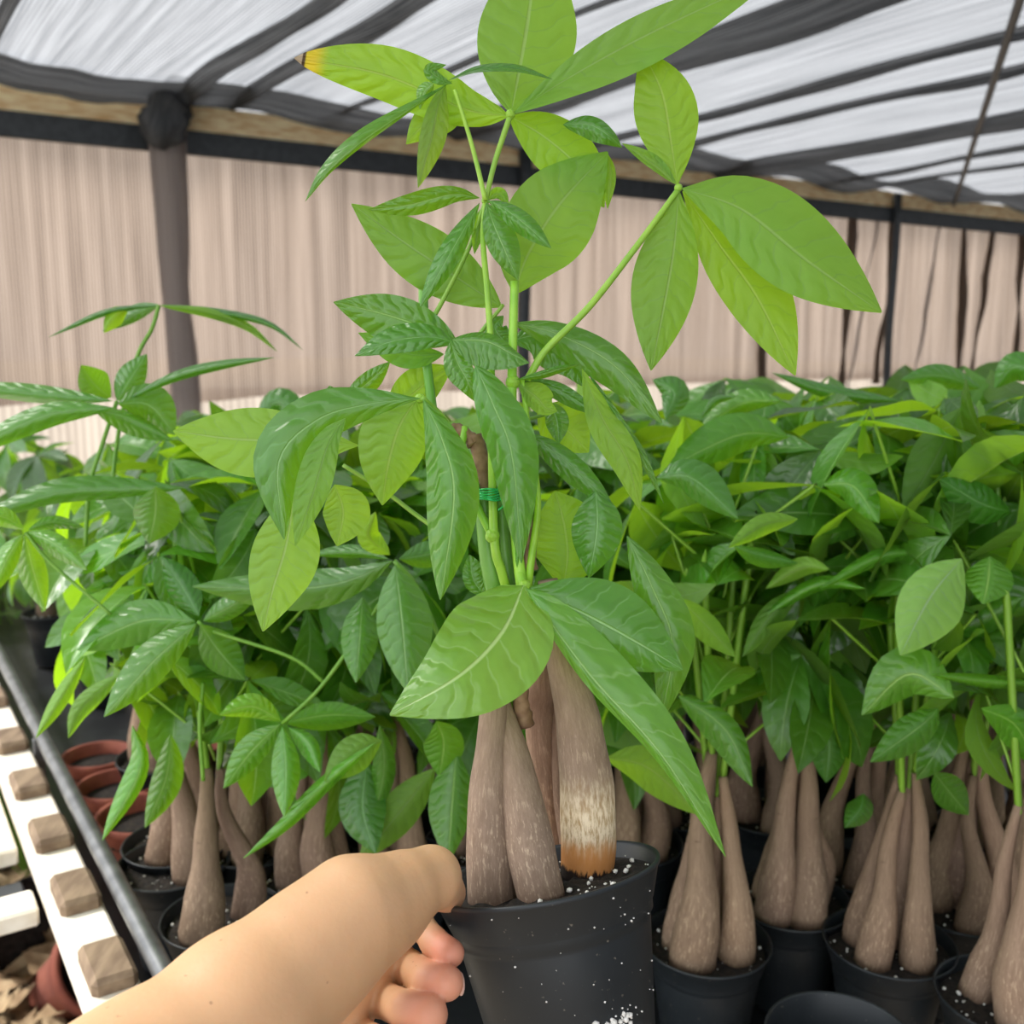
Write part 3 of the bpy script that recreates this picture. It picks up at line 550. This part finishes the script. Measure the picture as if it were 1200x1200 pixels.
# wire tie: coils of green wire
L = []
for k in range(6):
    pts = [P(573 + 16 * math.cos(a) + (k % 2), 575 + 2.4 * k - 4 + 3 * math.sin(a) + math.sin(a * 3 + k), HD - .000 + .0 - .010 * math.sin(a)) for a in [i * 6.283 / 20 for i in range(21)]]
    L.append(tube(pts, .0006, 6, off=hero.location)[:2])
L.append(tube(crom([P(586, 583, HD - .01), P(590, 592, HD - .012), P(584, 598, HD - .01)], 8), .0006, 6, off=hero.location)[:2])
ob('wire_tie', me('wire_tie', *merge(L), M['wire']), hero)['label'] = 'shiny green wire twisted around the stems'
Y = (1.25, 1.15, .8); B = (.85, .95, 1.15); Dk = (.7, .85, .9); N_ = (1, 1, 1); PL = (1.15, 1.1, 1.2)
H = [ # mid, wl, wr, depth off, el, er, top, tint, p
 # top whorl (598,133)
 ([(599, 133, 0), (607, 90, .01), (616, 40, .02), (623, -10, .03), (630, -75, .035)], 56, 60, .0, .006, .006, False, N_, .85),
 ([(602, 133, 0), (665, 92, .0), (750, 45, .0), (840, 2, 0), (905, -25, 0)], 26, 34, .0, .012, -.006, False, N_, 1.0),
 ([(597, 136, 0), (640, 162, .008), (682, 200, .016), (708, 243, .02)], 34, 34, .012, .004, .004, False, N_, .9),
 ([(660, 146, .0), (690, 146, -.004), (712, 158, -.006), (729, 173, 0)], 11, 17, .01, .004, .004, True, B, .9),
 # young cluster (525,97)
 ([(530, 95, 0), (480, 128, -.01), (425, 165, -.02), (385, 200, -.02), (358, 236, -.02)], 5, 13, -.01, .004, .003, True, N_, 1.3),
 ([(526, 94, 0), (560, 81, 0), (605, 80, .0), (648, 93, .0)], 5, 5, -.01, .004, -.01, True, Dk, 1.0),
 ([(522, 98, 0), (514, 120, 0), (506, 160, 0), (490, 220, .005)], 17, 14, -.008, .004, .004, False, (1, .85, .8), .95),
 ([(545, 115, 0), (520, 128, .005), (495, 148, .01), (476, 169, .01)], 26, 22, .004, .003, .003, False, Y, .75),
 ([(530, 98, 0), (515, 92, 0), (505, 82, 0), (523, 76, 0)], 9, 6, -.012, 0, 0, True, N_, 1.),
 ([(508, 98, 0), (497, 108, 0), (492, 128, .0)], 8, 9, -.015, .004, .004, True, (1.6, 1.3, 2.2), .7),
 # right whorl (795,220)
 ([(794, 216, 0), (786, 165, .0), (776, 110, .0), (752, 57, .004)], 38, 37, 0, .004, .004, False, Y, 1.05),
 ([(792, 216, 0), (770, 196, .0), (750, 182, .0), (729, 168, .0)], 6, 11, .0, .0, .0, False, N_, .9),
 ([(795, 222, 0), (790, 290, 0), (778, 360, 0), (763, 434, 0)], 33, 43, 0, .006, .004, False, N_, 1.02),
 ([(800, 224, 0), (845, 290, .006), (888, 350, .01), (932, 440, .014)], 42, 36, .006, .004, .004, False, Y, 1.1),
 ([(800, 221, 0), (870, 246, -.004), (945, 305, -.006), (1033, 366, 0)], 54, 48, -.004, .01, .004, False, N_, .98),
 # leaves around the second node (569,235)
 ([(603, 345, 0), (618, 300, 0), (655, 240, .0), (712, 178, 0)], 50, 54, .02, .004, .004, False, (.95, .95, .9), .95),
 ([(712, 180, .0), (716, 205, .0), (712, 245, .0)], 6, 9, .025, 0, 0, False, Y, .9),
 ([(571, 235, 0), (590, 244, -.006), (618, 265, -.010), (646, 291, -.01)], 12, 14, -.006, .006, .004, True, (1.1, 1.1, 1.3), 1.05),
 ([(570, 237, 0), (578, 262, -.006), (592, 295, -.008), (607, 328, -.004)], 20, 17, -.006, .005, .005, True, (1.1, 1.1, 1.2), 1.0),
 ([(562, 232, 0), (530, 228, -.004), (480, 240, -.006), (432, 246, -.004)], 14, 14, -.004, .006, -.004, True, N_, 1.0),
 ([(562, 238, 0), (543, 270, -.006), (520, 310, -.010), (492, 360, -.006)], 14, 14, -.008, .004, .006, True, (.95, 1, 1.1), 1.02),
 ([(568, 240, 0), (562, 262, 0), (556, 298, 0)], 7, 8, .004, .0, .0, False, N_, .95),
 ([(572, 234, 0), (584, 228, 0), (596, 240, 0)], 9, 5, .006, 0, 0, False, N_, .9),
 ([(588, 360, 0), (535, 325, .0), (475, 285, .0), (412, 239, 0)], 36, 36, .02, .006, .004, False, (.8, .85, .9), .92),
 # mid whorl (530,400)
 ([(537, 402, 0), (500, 385, .0), (450, 368, .0), (391, 354, 0)], 32, 26, .018, .006, .0, True, (.9, .95, .8), .95),
 ([(535, 402, 0), (505, 395, -.004), (460, 400, -.006), (416, 417, -.004)], 16, 18, .008, .0, .006, True, B, .95),
 ([(520, 415, 0), (480, 415, .0), (445, 400, .0), (420, 390, 0)], 18, 14, .024, .0, .0, False, Dk, .9),
 ([(530, 398, 0), (570, 400, -.004), (600, 415, -.008), (620, 425, -.008)], 10, 34, -.006, .006, .0, True, N_, .8),
 ([(528, 400, 0), (536, 425, -.002), (548, 447, -.004), (556, 470, 0)], 14, 18, -.002, .0, .0, True, N_, .9),
 ([(557, 428, 0), (578, 475, -.006), (600, 535, -.008), (611, 660, .0)], 32, 26, -.016, .006, .008, True, (.95, 1, 1.05), .78),
 ([(600, 560, 0), (606, 600, -.002), (606, 665, .0)], 10, 9, -.004, .006, .008, True, (1.2, 1.2, .9), .9),
 ([(600, 378, 0), (655, 392, 0), (722, 430, -.004), (776, 496, -.006)], 19, 28, .012, .004, .006, True, N_, 1.0),
 ([(605, 445, 0), (635, 438, -.003), (655, 432, -.004), (680, 427, 0)], 4, 6, -.006, .0, .006, True, N_, 1.),
 ([(607, 450, 0), (628, 465, .0), (640, 478, .0), (653, 482, 0)], 18, 14, -.002, .004, .0, False, Y, 1.),
 ([(612, 444, 0), (650, 455, .0), (685, 475, .0), (705, 487, .0)], 9, 12, .008, .0, .004, True, Dk, 1.),
 ([(682, 432, 0), (706, 490, .0), (735, 540, -.004), (750, 598, .0)], 18, 22, .004, .004, .004, False, Y, 1.05),
 ([(690, 438, 0), (722, 490, 0), (752, 535, 0), (778, 590, 0)], 7, 6, .008, .0, .004, True, N_, .9),
 ([(630, 480, 0), (660, 500, 0), (690, 530, 0)], 30, 30, .03, .0, .0, False, Y, .9),
 ([(610, 505, 0), (650, 530, 0), (690, 565, 0), (719, 594, 0)], 14, 18, .012, .004, .004, True, Dk, 1.),
 ([(640, 470, 0), (652, 490, 0), (655, 520, 0)], 14, 14, .022, 0, 0, True, (1, 1, 1.6), 1.),
 ([(597, 400, 0), (630, 395, 0), (670, 420, 0), (688, 455, .0)], 20, 30, .026, 0, 0, True, Dk, 1.),
 ([(590, 370, 0), (580, 385, 0), (600, 410, 0)], 14, 14, .03, 0, 0, True, Dk, 1.),
 # arching whorl (492,466)
 ([(492, 467, -.01), (430, 474, -.014), (372, 492, -.02), (327, 540, -.024), (333, 632, -.018)], 30, 34, -.012, .010, .004, True, B, 1.12),
 ([(405, 490, -.016), (385, 520, -.02), (368, 575, -.022), (346, 640, -.016)], 18, 24, -.016, .002, .004, False, (1, 1, 1.1), .95),
 ([(488, 468, -.01), (468, 500, -.010), (455, 545, -.008), (448, 592, 0)], 38, 42, -.004, .006, .012, False, Y, .78),
 ([(496, 468, -.012), (518, 515, -.02), (532, 580, -.024), (516, 703, -.016)], 30, 32, -.014, .01, .014, True, (1.1, 1.1, 1.05), 1.0),
 # pale leaves at left
 ([(420, 522, .0), (340, 517, .0), (270, 514, .0), (203, 505, 0)], 44, 38, .03, .004, .004, False, PL, 1.15),
 ([(345, 580, 0), (335, 640, .0), (320, 690, .0), (308, 740, 0)], 42, 38, .02, .004, .004, False, PL, .85),
 ([(392, 568, 0), (402, 600, 0), (395, 640, 0)], 32, 24, .03, .0, .004, False, Y, .9),
 ([(398, 482, 0), (391, 470, 0), (386, 452, 0)], 14, 13, .02, .0, .0, True, B, 1.1),
 ([(401, 480, 0), (415, 462, 0), (435, 445, 0), (457, 424, 0)], 12, 13, .018, .0, .006, True, N_, 1.1),
 ([(450, 490, 0), (480, 465, 0), (505, 445, 0), (530, 430, 0)], 26, 22, .035, 0, 0, False, Y, 1.),
 # front whorl (615,686)
 ([(614, 686, -.004), (588, 742, -.032), (538, 792, -.052), (457, 838, -.056)], 66, 62, -.012, -.004, .020, True, (1.7, 1.4, 1.9), .70),
 ([(621, 689, -.004), (690, 722, -.012), (745, 752, -.012), (800, 785, -.008)], 50, 46, -.006, .010, .004, True, (1.15, 1.15, 1.5), .95),
 ([(617, 690, -.006), (690, 790, -.02), (775, 885, -.028), (850, 1004, -.026)], 44, 11, -.016, .006, .004, True, (1.4, 1.25, 1.6), .72),
 ([(735, 628, 0), (765, 690, -.004), (788, 755, -.006), (774, 848, 0)], 28, 27, .004, .006, .006, True, (1, 1, .95), .95),
 ([(698, 575, 0), (700, 610, -.004), (697, 640, -.004), (690, 677, 0)], 30, 30, .010, .006, .006, True, B, .85),
 ([(660, 690, 0), (665, 650, 0), (660, 610, 0), (650, 575, 0)], 44, 46, .028, .0, .0, False, (1, 1, .7), 1.),
 ([(570, 700, 0), (555, 680, 0), (550, 650, 0)], 12, 20, .02, .0, .0, True, Dk, 1.),
]
for i, (mid, wl, wr, dd, el, er, top, tn, p) in enumerate(H):
    sleaf(hero, mid, wl, wr, HD + dd, el, er, top, p, tn, seed=i)
sleaf(hero, [(597, 136, 0), (545, 128, 0), (450, 88, -.004), (345, 68, 0)], 30, 36, HD + .0, .01, .0, False, 1.0, Y, M['leafdry'], seed=3, q=.7)['label'] = 'long leaf with a yellowed, dry brown tip'
# node buds
bm = bmesh.new(); bmesh.ops.create_icosphere(bm, subdivisions=2, radius=1); BUD = bpy.data.meshes.new('leaf_node'); bm.to_mesh(BUD); bm.free(); BUD.materials.append(M['stem'])
for x, y, r, dd in ((598, 134, 6, 0), (795, 220, 5, 0), (569, 235, 5, 0), (615, 687, 8, -.006), (492, 467, 6, -.012), (537, 402, 5, .01), (601, 448, 9, 0), (497, 312, 6, .03), (577, 628, 9, 0)):
    o = ob('leaf_node', BUD, hero); o.location = P(x, y, HD + dd) - HC; o.scale = (r * HD / 1200,) * 3
# ------------------------------------------------------------------ recognisable leaves of the bench plants
def near(x, y, D):
    c = P(x, y, D); return min(PLANTS, key=lambda t: (Vector(t.location[:2] + (0,)) - Vector((c.x, c.y, 0))).length)
G = [ # D, mid, wl, wr, top, tint
 (1.05, [(185, 358), (125, 366), (57, 395)], 4, 4, True, Dk), (1.05, [(187, 357), (160, 368), (120, 388)], 8, 12, True, B), (1.05, [(150, 362), (135, 370), (122, 390)], 12, 10, False, Y),
 (1.05, [(186, 358), (245, 366), (290, 382), (325, 412)], 5, 7, False, N_), (1.08, [(188, 357), (255, 366), (315, 380), (355, 410)], 5, 4, True, Dk),
 (1.0, [(137, 470), (152, 445), (172, 415)], 17, 17, True, B), (1.02, [(130, 466), (110, 450), (95, 428)], 18, 20, False, (.6, .7, .6)),
 (.98, [(132, 470), (60, 464), (-20, 456), (-60, 455)], 10, 12, True, B), (.98, [(145, 470), (205, 442), (260, 428), (322, 419)], 7, 6, True, B),
 (.97, [(138, 473), (175, 475), (205, 510)], 26, 20, True, B), (.96, [(134, 478), (60, 485), (-10, 515), (-50, 545)], 16, 14, True, B), (.96, [(110, 480), (150, 490), (203, 516)], 8, 18, True, B),
 (.95, [(215, 572), (140, 574), (60, 580), (-40, 615)], 12, 18, True, Dk), (.93, [(182, 570), (182, 600), (175, 637)], 30, 26, True, N_),
 (.90, [(32, 623), (62, 636), (102, 668)], 13, 13, True, (1.3, 1.2, 1.2)), (.90, [(29, 626), (38, 665), (53, 716)], 16, 18, True, (1.4, 1.3, 1.3)), (.90, [(27, 626), (8, 655), (-12, 700)], 14, 14, True, (1.4, 1.3, 1.3)), (.90, [(33, 621), (62, 612), (98, 618)], 8, 8, True, B), (.9, [(28, 620), (0, 605), (-30, 615)], 12, 12, True, (1.2, 1.2, 1.2)),
 (.92, [(228, 728), (165, 728), (90, 762)], 26, 26, True, (1.05, 1.05, 1.1)), (.91, [(230, 731), (180, 775), (122, 840)], 22, 24, True, (1.1, 1.1, 1.1)), (.91, [(235, 732), (258, 765), (287, 797)], 24, 22, True, (1, 1, 1.2)), (.92, [(238, 728), (268, 712), (305, 690)], 14, 14, True, N_), (.93, [(233, 722), (215, 690), (190, 652)], 18, 20, True, Dk),
 (.9, [(329, 845), (295, 828), (257, 838)], 13, 16, True, (1.5, 1.35, 1.3)), (.89, [(328, 849), (295, 880), (262, 924)], 17, 18, True, (1.2, 1.2, 1.1)), (.89, [(331, 852), (335, 900), (333, 958)], 17, 17, True, (1.3, 1.3, 1.5)), (.9, [(334, 847), (385, 838), (440, 840)], 16, 18, True, (1.2, 1.2, .9)), (.9, [(338, 852), (362, 872), (375, 905)], 10, 14, True, (1.2, 1.2, 1.4)),
 (.86, [(440, 870), (385, 915), (335, 965), (285, 1006)], 9, 10, True, (1.3, 1.3, 1)), (.9, [(447, 868), (420, 880), (380, 915)], 22, 22, False, N_),
 (.84, [(460, 657), (410, 680), (345, 690), (225, 687)], 26, 22, True, (.95, .95, 1.1)), (.83, [(463, 662), (470, 720), (478, 812)], 36, 30, True, (1, 1, 1.1)), (.85, [(455, 655), (420, 648), (360, 650)], 6, 10, True, N_), (.85, [(457, 650), (432, 628), (440, 600)], 14, 14, False, Y), (.86, [(468, 655), (500, 650), (540, 640)], 16, 16, True, B),
 (.9, [(425, 700), (422, 740), (417, 800)], 22, 22, True, N_), (.92, [(512, 845), (520, 870), (515, 910)], 24, 24, True, (1.2, 1.2, .9)), (.95, [(535, 880), (530, 940), (525, 1010)], 24, 28, True, (1.1, 1.1, .8)), (.96, [(510, 900), (470, 950), (420, 1010)], 22, 24, False, (.9, .9, .8)), (.98, [(430, 890), (425, 950), (440, 1000)], 28, 28, True, Dk), (.95, [(445, 850), (450, 900), (438, 960)], 14, 14, True, N_),
 (.95, [(155, 850), (165, 900), (120, 985)], 10, 16, True, (1.2, 1.2, .9)), (.97, [(200, 860), (195, 910), (170, 970)], 20, 16, True, (1., 1., .8)), (.98, [(100, 770), (70, 820), (42, 865)], 10, 10, False, PL), (.98, [(140, 790), (95, 830), (80, 865)], 12, 12, False, N_),
 (1.0, [(925, 512), (865, 510), (775, 552)], 22, 28, True, (1.1, 1.1, .9)), (1.02, [(916, 470), (870, 473), (818, 505)], 12, 17, True, (1.3, 1.25, 1)), (1.03, [(862, 465), (838, 470), (820, 492)], 5, 5, True, N_), (1.05, [(780, 490), (790, 460), (765, 445)], 16, 18, True, B),
 (.90, [(1127, 655), (1090, 700), (1055, 768)], 44, 34, False, (1.9, 1.65, 3.0)), (.9, [(1118, 818), (1065, 790), (1010, 838)], 26, 34, True, (1.5, 1.35, 1.1)), (.92, [(1160, 652), (1158, 680), (1152, 708)], 30, 28, True, (1.4, 1.3, 1)),
 (.95, [(1200, 700), (1140, 730), (1100, 715)], 18, 20, True, N_), (.93, [(1215, 800), (1165, 800), (1090, 790)], 7, 9, True, (1.3, 1.2, 1)), (.95, [(1230, 520), (1190, 530), (1140, 567)], 14, 14, True, (1.3, 1.3, 1)),
 (.96, [(1125, 478), (1095, 540), (1058, 602)], 26, 30, False, (.7, .75, .8)), (1.1, [(1055, 470), (975, 460), (905, 437)], 9, 9, True, B), (1.1, [(1150, 455), (1100, 440), (1055, 445)], 14, 14, True, B), (1.05, [(1230, 440), (1190, 430), (1165, 455)], 18, 18, True, B),
 (.92, [(935, 608), (895, 615), (853, 642)], 12, 13, False, (1.3, 1.2, 1)), (.91, [(972, 667), (940, 665), (897, 690)], 11, 13, False, (1.3, 1.2, 1)), (.93, [(965, 568), (1000, 570), (1030, 613)], 22, 20, True, (1.2, 1.2, 1)), (.92, [(1015, 690), (960, 685), (890, 725)], 8, 10, True, (1.2, 1.2, 1)), (.94, [(1120, 655), (1040, 650), (960, 690)], 10, 10, True, (1.1, 1.1, 1)),
 (.97, [(970, 848), (972, 880), (968, 917)], 20, 22, True, (.8, .85, 1.2)), (1.0, [(1012, 930), (1008, 948), (990, 970)], 16, 16, True, (.8, .85, 1.2)), (.9, [(710, 888), (760, 900), (820, 955)], 26, 24, False, (1.3, 1.2, .8)), (.9, [(795, 815), (850, 855), (882, 922)], 16, 24, True, (1, 1, .8)), (.93, [(1095, 905), (1110, 925), (1135, 955)], 20, 20, True, (.9, .9, .8)), (.93, [(1100, 830), (1080, 850), (1020, 893)], 22, 22, True, N_),
 (.9, [(1150, 830), (1190, 850), (1215, 900)], 20, 24, True, (1.3, 1.3, .8)), (.96, [(940, 690), (905, 720), (870, 770)], 14, 14, False, (.9, .9, 1)), (.88, [(860, 640), (890, 650), (935, 660)], 8, 14, True, B), (.88, [(770, 560), (810, 560), (865, 608)], 24, 20, True, B),
 (.88, [(795, 700), (825, 730), (862, 770)], 14, 18, False, N_), (.95, [(1185, 600), (1150, 590), (1100, 560)], 26, 22, True, Dk), (.95, [(1040, 620), (1000, 610), (960, 640)], 18, 18, True, N_),
 (1.3, [(300, 490), (330, 470), (365, 500)], 16, 18, True, Dk), (1.2, [(370, 490), (380, 475), (400, 470)], 14, 14, True, N_),
]
for i, (D, mid, wl, wr, top, tn) in enumerate(G):
    mm = [(a[0], a[1], .03 * k / (len(mid) - 1) * (1 if i % 2 else -1)) for k, a in enumerate(mid)]
    sleaf(near(mid[0][0], mid[0][1], D), mm, wl, wr, D, .012, .012, top, .95, tn, seed=i, n=12, m=3)
for D, pts, r in ((1.05, [(186, 358), (178, 385), (160, 420), (140, 500), (130, 580)], 2.5), (1., [(137, 470), (120, 520), (105, 570), (100, 640)], 2.5), (.92, [(232, 728), (250, 740), (340, 770), (380, 800)], 2.2), (.9, [(30, 624), (60, 660), (130, 720)], 2),
                  (.9, [(331, 848), (380, 800), (450, 700)], 2.5), (.84, [(462, 657), (490, 690), (520, 760)], 3), (.95, [(238, 800), (234, 850), (238, 915)], 2.5), (1.0, [(205, 570), (205, 640), (200, 700)], 3), (1.0, [(1168, 560), (1170, 620), (1165, 660)], 4)):
    stemp(near(pts[0][0], pts[0][1], D), pts, r, D, 'leaf_stalk', tint=(.5, .62, .5), seg=7)
# ------------------------------------------------------------------ the forearm and hand, one continuous surface from a smooth union of tapered capsules
def surface_nets(f, lo, h):
    nx, ny, nz = f.shape; s = f < 0; idx = -np.ones((nx - 1, ny - 1, nz - 1), dtype=np.int64)
    c = [s[i:nx - 1 + i, j:ny - 1 + j, k:nz - 1 + k] for i in (0, 1) for j in (0, 1) for k in (0, 1)]
    any_ = np.logical_or.reduce(c) & ~np.logical_and.reduce(c); I = np.argwhere(any_); idx[any_] = np.arange(len(I))
    acc = np.zeros((len(I), 3)); cnt = np.zeros(len(I)); cor = [(i, j, k) for i in (0, 1) for j in (0, 1) for k in (0, 1)]
    for a in range(8):
        for b in range(a + 1, 8):
            d = np.array(cor[b]) - np.array(cor[a])
            if np.abs(d).sum() != 1: continue
            A = f[tuple((I + cor[a]).T)]; Bv = f[tuple((I + cor[b]).T)]; x = (A < 0) != (Bv < 0); t = np.where(x, A / np.where(x, A - Bv, 1), 0)
            acc += np.where(x[:, None], np.array(cor[a]) + t[:, None] * d, 0); cnt += x
    V = (I + acc / cnt[:, None]) * h + lo; F = []
    for ax in range(3):
        o1, o2 = [(1, 2), (2, 0), (0, 1)][ax]; sl = [slice(None)] * 3; sl[ax] = slice(0, -1); s0 = s[tuple(sl)]; sl[ax] = slice(1, None); s1 = s[tuple(sl)]
        E = np.argwhere(s0 != s1); inside = s0[tuple(E.T)]
        ok = (E[:, o1] > 0) & (E[:, o2] > 0) & (E[:, o1] < f.shape[o1] - 1) & (E[:, o2] < f.shape[o2] - 1); E = E[ok]; inside = inside[ok]
        e1 = np.zeros(3, int); e1[o1] = 1; e2 = np.zeros(3, int); e2[o2] = 1
        q = [idx[tuple((E - a).T)] for a in (e1 + e2, e2, np.zeros(3, int), e1)]; q = np.stack(q, 1); q[~inside] = q[~inside][:, ::-1]; F.append(q)
    return V, np.concatenate(F)
def cap(G3, a, b, ra, rb):
    a = np.array(a); b = np.array(b); ab = b - a; t = np.clip(((G3 - a) @ ab) / (ab @ ab), 0, 1); return np.linalg.norm(G3 - a - t[..., None] * ab, axis=-1) - (ra + (rb - ra) * t)
def smin(a, b, k): h = np.clip(.5 + .5 * (b - a) / k, 0, 1); return b * (1 - h) + a * h - k * h * (1 - h)
def K(x, y, d, r): return (tuple(P(x, y, d)), r * d / 1200)
arm = [K(-120, 1455, .34, 142), K(165, 1283, .42, 104), K(284, 1188, .455, 90), K(362, 1120, .48, 73)]
thenar = [K(362, 1120, .48, 72), K(414, 1074, .495, 65), K(450, 1062, .507, 53)]
thumb = [K(440, 1062, .503, 52), K(476, 1040, .515, 40), K(504, 1029, .527, 35), K(519, 1042, .545, 23), K(526, 1048, .548, 19)]
heel = [K(318, 1215, .46, 62), K(370, 1166, .485, 30)]
palm = [K(395, 1160, .535, 46), K(436, 1112, .555, 34), K(462, 1090, .56, 24)]
palm2 = [K(380, 1215, .53, 44), K(415, 1180, .55, 28)]
fing = [[K(450, 1082, .565, 20), K(492, 1082, .566, 16), K(508, 1103, .546, 16), K(528, 1117, .533, 16.5)],
        [K(440, 1122, .557, 22), K(478, 1134, .552, 20), K(503, 1149, .529, 20), K(523, 1152, .520, 20.5)],
        [K(405, 1160, .55, 22), K(446, 1170, .540, 20), K(477, 1184, .519, 21), K(502, 1189, .509, 23)],
        [K(385, 1195, .54, 22), K(418, 1210, .525, 18), K(452, 1228, .505, 20), K(478, 1236, .500, 19)]]
allp = arm + thenar + thumb + heel + palm + palm2 + [q for f in fing for q in f]
h = .0013; lo = np.min([np.array(q[0]) - q[1] for q in allp], 0) - .006; hi = np.max([np.array(q[0]) + q[1] for q in allp], 0) + .006
ax = [np.arange(lo[i], hi[i] + h, h) for i in range(3)]; G3 = np.stack(np.meshgrid(*ax, indexing='ij'), -1)
def chain(c, k=.004):
    f = None
    for a, b in zip(c, c[1:]):
        g = cap(G3, a[0], b[0], a[1], b[1]); f = g if f is None else smin(f, g, k)
    return f
f = smin(chain(arm, .012), chain(thenar, .01), .012); f = smin(f, chain(thumb, .005), .008); f = smin(f, chain(heel, .008), .010)
hand = smin(chain(palm, .008), chain(palm2, .008), .008); fg = None
for c in fing:
    g = chain(c, .0028); fg = g if fg is None else smin(fg, g, .0009)
hand = smin(hand, fg, .003); f = smin(f, hand, .0025)
V, F = surface_nets(f, lo, h)
tips = [np.array(c[-1][0]) for c in fing] + [np.array(palm2[1][0])]
pk = np.zeros(len(V)); 
for t_ in tips: pk = np.maximum(pk, np.exp(-(np.linalg.norm(V - t_, axis=1) / .0145) ** 2))
pk = np.maximum(pk, .35 * np.exp(-(np.linalg.norm(V - np.array(thumb[-1][0]), axis=1) / .012) ** 2))
AO = P(165, 1288, .42)
m = bpy.data.meshes.new('person'); m.from_pydata((V - np.array(AO)).tolist(), [], F.tolist()); m.materials.append(M['skin']); m.polygons.foreach_set('use_smooth', [True] * len(m.polygons))
at = m.attributes.new('pink', 'FLOAT', 'POINT'); at.data.foreach_set('value', np.minimum(1, pk * .95))
per = ob('person', m, loc=AO); tag(per, 'bare forearm and hand gripping the rim of the black pot', 'person')
md = per.modifiers.new('smooth', 'SMOOTH'); md.factor = .5; md.iterations = 2
# nail of the middle finger, seen edge-on
bm = bmesh.new(); bmesh.ops.create_uvsphere(bm, u_segments=12, v_segments=8, radius=1); nm = bpy.data.meshes.new('fingernail'); bm.to_mesh(nm); bm.free(); nm.materials.append(M['nail'])
o = ob('fingernail', nm, per); o.location = P(540, 1153, .524) - AO; o.scale = (.0016, .0055, .0058); o.rotation_euler = (0, .1, .3)
